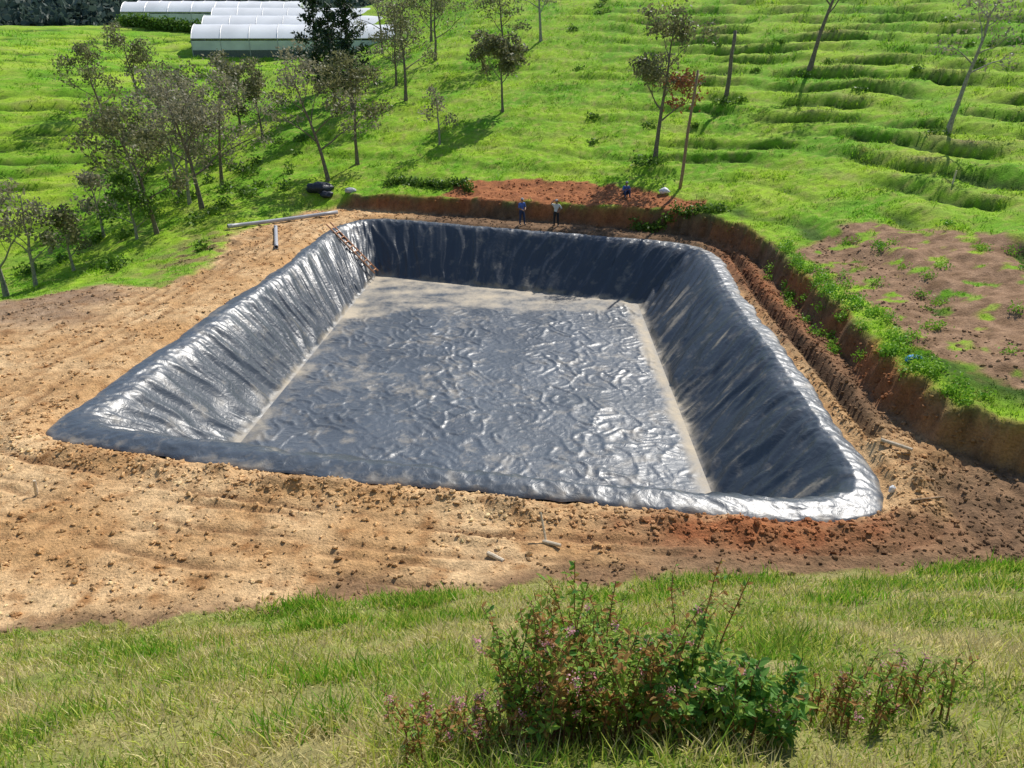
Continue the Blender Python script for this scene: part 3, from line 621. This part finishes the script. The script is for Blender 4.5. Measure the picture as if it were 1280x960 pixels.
ST=dict(pelvis=(0,0,.95),spine=(0,0,1.14),chest=(0,.0,1.34),neck=(0,-.01,1.47),head=(0,-.02,1.55),hipL=(.10,0,.90),hipR=(-.10,0,.90),kneeL=(.12,-.03,.50),kneeR=(-.12,-.02,.50),ankL=(.13,.02,.09),ankR=(-.13,.02,.09),toeL=(.15,-.15,.04),toeR=(-.15,-.15,.04),
 shL=(.19,0,1.40),shR=(-.19,0,1.40),elL=(.25,.02,1.12),elR=(-.25,.02,1.12),wrL=(.24,-.10,.88),wrR=(-.24,-.10,.88))
p1=dict(ST,elL=(.24,-.05,1.13),wrL=(.10,-.27,1.05),elR=(-.24,-.05,1.13),wrR=(-.08,-.27,1.03),kneeL=(.12,-.12,.50),ankL=(.13,-.12,.09),toeL=(.14,-.29,.04))
p2=dict(ST,elR=(-.36,-.10,1.50),wrR=(-.20,-.16,1.66),elL=(.34,.02,1.18),wrL=(.17,-.12,1.02))
person(.65,50.35,tz(.65,50.35),.5,p1,M_blue,M_navy);person(2.9,49.75,tz(2.9,49.75),-.2,p2,M_white,M_dkt)
seat=dict(pelvis=(0,0,.14),spine=(0,-.03,.34),chest=(0,-.08,.54),neck=(0,-.12,.67),head=(0,-.14,.75),hipL=(.10,-.03,.13),hipR=(-.10,-.03,.13),kneeL=(.16,-.40,.40),kneeR=(-.16,-.40,.40),ankL=(.15,-.58,.02),ankR=(-.15,-.58,.02),toeL=(.16,-.74,-.04),toeR=(-.16,-.74,-.04),
 shL=(.19,-.09,.60),shR=(-.19,-.09,.60),elL=(.24,-.22,.36),elR=(-.24,-.22,.36),wrL=(.13,-.42,.47),wrR=(-.13,-.42,.47))
person(7.7,52.1,tz(7.7,52.1),.1,seat,M_blue,M_navy)
# --------------- site objects ---------------
M_wood=simple('weathered_wood',(.30,.20,.12),.85,.3,12,.4);M_pale=simple('pale_stake_wood',(.60,.50,.37),.85,.2,15,.3);M_rustw=simple('reddish_timber',(.55,.28,.15),.8,.25,10,.3)
M_pvc=simple('grey_pipe_plastic',(.42,.42,.44),.4,.1,2,.05);M_bag=simple('white_sack',(.75,.75,.74),.6,.1,8,.6);M_bluebag=simple('blue_sack',(.05,.28,.65),.5,.2,8,.6);M_tarp=simple('dark_tarpaulin',(.03,.035,.045),.5,.3,5,.8)
def pole(name,x,y,h,r,lean,mat):
    z0=tz(x,y);G=[];t=np.linspace(0,1,7);rng=R(int(abs(x*10)))
    addtube(G,np.c_[x+lean*h*t+.03*rng.normal(size=7),y+0*t+.03*rng.normal(size=7),z0-.3+(h+.3)*t],r*(1-.35*t),0,8);return build(name,G,[mat],smooth=True)
pole('wooden_pole',11.3,52.0,7.4,.12,.06,M_wood)
pole('dead_tree_trunk',17.5,66.5,5.4,.20,.05,M_bark)
def ladder():
    a=np.array([-11.75,48.6,.28]);b=np.array([-8.9,47.9,-2.6]);d=b-a;s=np.array([.13,.55,0]);G=[];up=np.array([.08,0,.10])
    for k in(-.5,.5): addtube(G,[a-d*.05+s*k+up,a+d*.5+s*k+up,b+s*k+up],.055,0,6)
    for t in np.linspace(.05,.95,10): addtube(G,[a+d*t-s*.55+up,a+d*t+s*.55+up],.035,0,6)
    build('wooden_ladder',G,[M_rustw],smooth=True)
ladder()
def pipe(name,a,b,r,mat,n=10):
    a=np.array(a,float);b=np.array(b,float);d=(b-a)/np.linalg.norm(b-a);G=[]
    t=np.linspace(0,1,9)[:,None];P=a+(b-a)*t;P[:,2]-=.03*np.sin(np.pi*t[:,0])
    V,F4,_=tube(P,r,n,False);G.append((V,F4,0));V2,F2,_=tube(P,r*.85,n,False);G.append((V2,F2[:,::-1],0))
    m=len(P)*n
    for o in (0,m-n):
        k=np.arange(n)+o;k2=(np.arange(n)+1)%n+o;G.append((np.zeros((0,3)),np.stack([k-2*m,k2-2*m,k2-m,k-m],-1),0))
    addtube(G,[a,a+d*.25],r*1.12,0,n,False)
    return build(name,G,[mat],smooth=True)
pipe('drain_pipe',(-18.4,48.9,tz(-18.4,48.9)+.2),(-12.2,53.2,tz(-12.2,53.2)+.22),.13,M_pvc)
pipe('drain_pipe',(-15.4,49.2,tz(-15.4,49.2)+.14),(-13.95,44.2,tz(-13.95,44.2)+.14),.12,M_pvc)
def log(name,x,y,L,r,rz,tilt,mat,up=0):
    z0=tz(x,y)+r+up;d=np.array([math.cos(rz)*math.cos(tilt),math.sin(rz)*math.cos(tilt),math.sin(tilt)]);c=np.array([x,y,z0]);G=[]
    addtube(G,[c-d*L/2,c,c+d*L/2],[r,r*1.03,r*.9],0,8);return build(name,G,[mat],smooth=False)
log('wooden_stake',-13.3,18.0,.50,.045,0,1.45,M_pale,.18)
log('wooden_stake',-.4,15.1,.52,.06,-.7,.03,M_pale)
log('wooden_stake',.8,15.9,.85,.03,1.9,1.0,M_pale,.3)
log('wooden_stake',1.0,15.6,.5,.05,-.5,.1,M_pale)
log('wooden_plank',11.6,20.0,.9,.06,-.75,.0,M_pale,.08);log('wooden_plank',11.3,17.4,.9,.03,.1,.05,M_wood)
log('wooden_stake',25.2,44.2,.8,.05,0,1.5,M_pale,.3)
def sack(name,x,y,s,mat,seed):
    nu,nv=20,12;V=[]
    for a in range(nv+1):
        for b in range(nu):
            ph=math.pi*a/nv;th=2*math.pi*b/nu;p=np.array([math.sin(ph)*math.cos(th),math.sin(ph)*math.sin(th),math.cos(ph)])
            r=1+.28*float(noise(p[0]*1.8+p[2]*1.3,p[1]*1.8-p[2],seed))+.12*float(noise(p[0]*5+p[2]*3,p[1]*5+p[2]*2,seed+1));V.append(p*r*np.array(s))
    F=[(a*nu+b,(a+1)*nu+b,(a+1)*nu+(b+1)%nu,a*nu+(b+1)%nu) for a in range(nv) for b in range(nu)]
    build(name,[(np.array(V)+np.array([x,y,tz(x,y)+s[2]*.6]),F,0)],[mat],smooth=True)
sack('white_sack',10.2,51.6,(.34,.28,.20),M_bag,91);sack('blue_sack',13.9,24.2,(.30,.18,.12),M_bluebag,92)
sack('tarpaulin_bundle',-14.3,57.3,(1.0,.6,.42),M_tarp,93);sack('tarpaulin_bundle',-13.6,56.4,(.5,.4,.25),M_tarp,94);sack('white_sack',10.75,18.2,(.10,.08,.12),M_bag,95)
sack('soil_sack',-11.8,56.3,(.4,.3,.2),M_pvc,96)
# --------------- foreground shrub ---------------
M_stem=simple('reddish_stem',(.24,.11,.06),.7);M_l1=leafmat('shrub_leaves',(.22,.38,.05),(.42,.54,.10),6,.5);M_l2=leafmat('dark_shrub_leaves',(.08,.22,.04),(.20,.40,.08),6,.45);M_l3=leafmat('reddish_leaves',(.42,.20,.07),(.55,.36,.12),6,.5)
M_pink=leafmat('pink_flowers',(.66,.24,.32),(.78,.48,.52),30,.3)
def shrub(name,stems,seed,lm=(.6,.2,.2),ls=.055,flower=.4):
    rng=R(seed);G=[];LB=[];LD=[];FC=[]
    for (x,y,h,lx,ly) in stems:
        z0=tz(x,y);n=9;t=np.linspace(0,1,n)
        P=np.c_[x+lx*h*t**1.3+.012*np.cumsum(rng.normal(size=n))*t,y+ly*h*t**1.3+.012*np.cumsum(rng.normal(size=n))*t,z0+h*t*(1-.08*t*(abs(lx)+abs(ly)))]
        addtube(G,P,.0065*(1-.7*t)+.001,0,5)
        axes=[(P,h,.18)]
        for k in range(int(3+h*6)):
            tt=.2+.75*rng.rand();p=np.array([np.interp(tt,t,P[:,j]) for j in range(3)])
            az=rng.rand()*6.28;L=(.10+.16*rng.rand())*(1.2-.6*tt)*min(1,h*1.4);e=p+np.array([math.cos(az)*L*.8,math.sin(az)*L*.8,L*(.5+.5*rng.rand())])
            Q=np.array([p,(p+e)/2+rng.normal(size=3)*.01,e]);addtube(G,Q,[.003,.0025,.0015],0,3,False);axes.append((Q,L,.0))
        for Q,L,f0 in axes:
            m=max(3,int(L/.024));tt=f0+(1-f0)*(np.arange(m)+rng.rand(m)*.5)/m;ti=np.linspace(0,1,len(Q))
            B=np.stack([np.interp(tt,ti,Q[:,j]) for j in range(3)],1);az=rng.rand(m)*6.28
            LB.append(B);LD.append(np.c_[np.cos(az),np.sin(az),.35+.5*rng.normal(size=m)])
            if rng.rand()<flower: FC.append(Q[-1])
    B=np.concatenate(LB);D=np.concatenate(LD);s=ls*(.5+.8*rng.rand(len(B)))
    V,F=leaf6(B,D,s,rng);cl=rng.rand(len(B))+.35*noise(B[:,0]*3,B[:,2]*3,seed)
    mi=np.where(cl<lm[0],1,np.where(cl<lm[0]+lm[1],2,3));G.append((V,F,np.r_[mi,mi]))
    if FC:
        FC=np.repeat(np.array(FC),30,0);P=FC+.017*rng.normal(size=FC.shape);V,F=leaves(P,.012*np.ones(len(P)),rng,1.2);G.append((V,F,4))
    build(name,G,[M_stem,M_l1,M_l2,M_l3,M_pink])
rng=R(101);S=[]
for i in range(90): S.append((-.02+.95*rng.rand(),3.4+.8*rng.rand(),.45+.68*rng.rand()**1.2,(rng.rand()-.5)*.6,(rng.rand()-.5)*.4))
S+=[(.42,3.8,1.50,.02,0),(.30,3.8,1.25,-.12,0),(.55,3.9,1.3,.1,0),(.22,3.7,1.15,-.1,.05),(.36,3.8,1.4,.06,0)]
shrub('flowering_shrub',S,102,(.62,.13,.25),.052,.06)
S=[(.80+.9*rng.rand(),3.3+.6*rng.rand(),.25+.40*rng.rand(),(rng.rand()-.5)*.6,(rng.rand()-.5)*.3) for i in range(60)]+[(1.2,3.8,.9,.05,0),(1.3,3.8,.8,.1,0),(1.1,3.8,.8,.0,0),(1.45,3.7,.6,.2,0)]
shrub('flowering_shrub',S,103,(.3,.62,.08),.072,.04)
S=[(1.22,3.9,1.42,.05,0),(1.3,3.9,1.3,.12,0),(1.12,3.9,1.2,-.05,0)]
shrub('flowering_shrub',S,106,(.4,.1,.5),.038,.15)
S=[(-.80+.95*rng.rand(),3.4+.6*rng.rand(),.20+.34*rng.rand(),(rng.rand()-.6)*.6,(rng.rand()-.5)*.3) for i in range(46)]
shrub('flowering_shrub',S,104,(.5,.1,.4),.042,.14)
S=[(2.1+.85*rng.rand(),3.6+.5*rng.rand(),.22+.38*rng.rand(),(rng.rand()-.5)*.5,(rng.rand()-.5)*.3) for i in range(34)]
shrub('flowering_shrub',S,105,(.65,.1,.25),.045,.09)
# --------------- light, sky, camera ---------------
H=11.8
sd=Vector((.53*.68,.85*.68,.73)).normalized()
el=math.asin(sd.z);rot=math.atan2(sd.x,sd.y)
w=bpy.data.worlds.new('World');bpy.context.scene.world=w;w.use_nodes=True
sk=w.node_tree.nodes.new('ShaderNodeTexSky');sk.sky_type='NISHITA';sk.sun_disc=False;sk.sun_elevation=el;sk.sun_rotation=rot;sk.altitude=1500
bg=w.node_tree.nodes['Background'];bg.inputs['Strength'].default_value=.15;w.node_tree.links.new(sk.outputs[0],bg.inputs['Color'])
L=bpy.data.lights.new('sun','SUN');L.energy=5;L.angle=math.radians(.5);L.color=(1,.95,.87);lo=bpy.data.objects.new('sun',L);bpy.context.scene.collection.objects.link(lo)
lo.rotation_euler=sd.to_track_quat('Z','Y').to_euler();lo.location=(30,60,60)
cam=bpy.data.cameras.new('camera');cam.sensor_width=36;cam.lens=26.72;cam.clip_end=3000;co=bpy.data.objects.new('camera',cam);bpy.context.scene.collection.objects.link(co)
co.location=(0,0,H);co.rotation_euler=(math.radians(65),0,0);bpy.context.scene.camera=co
sc=bpy.context.scene;sc.view_settings.view_transform='Standard';sc.view_settings.look='None';sc.view_settings.exposure=0
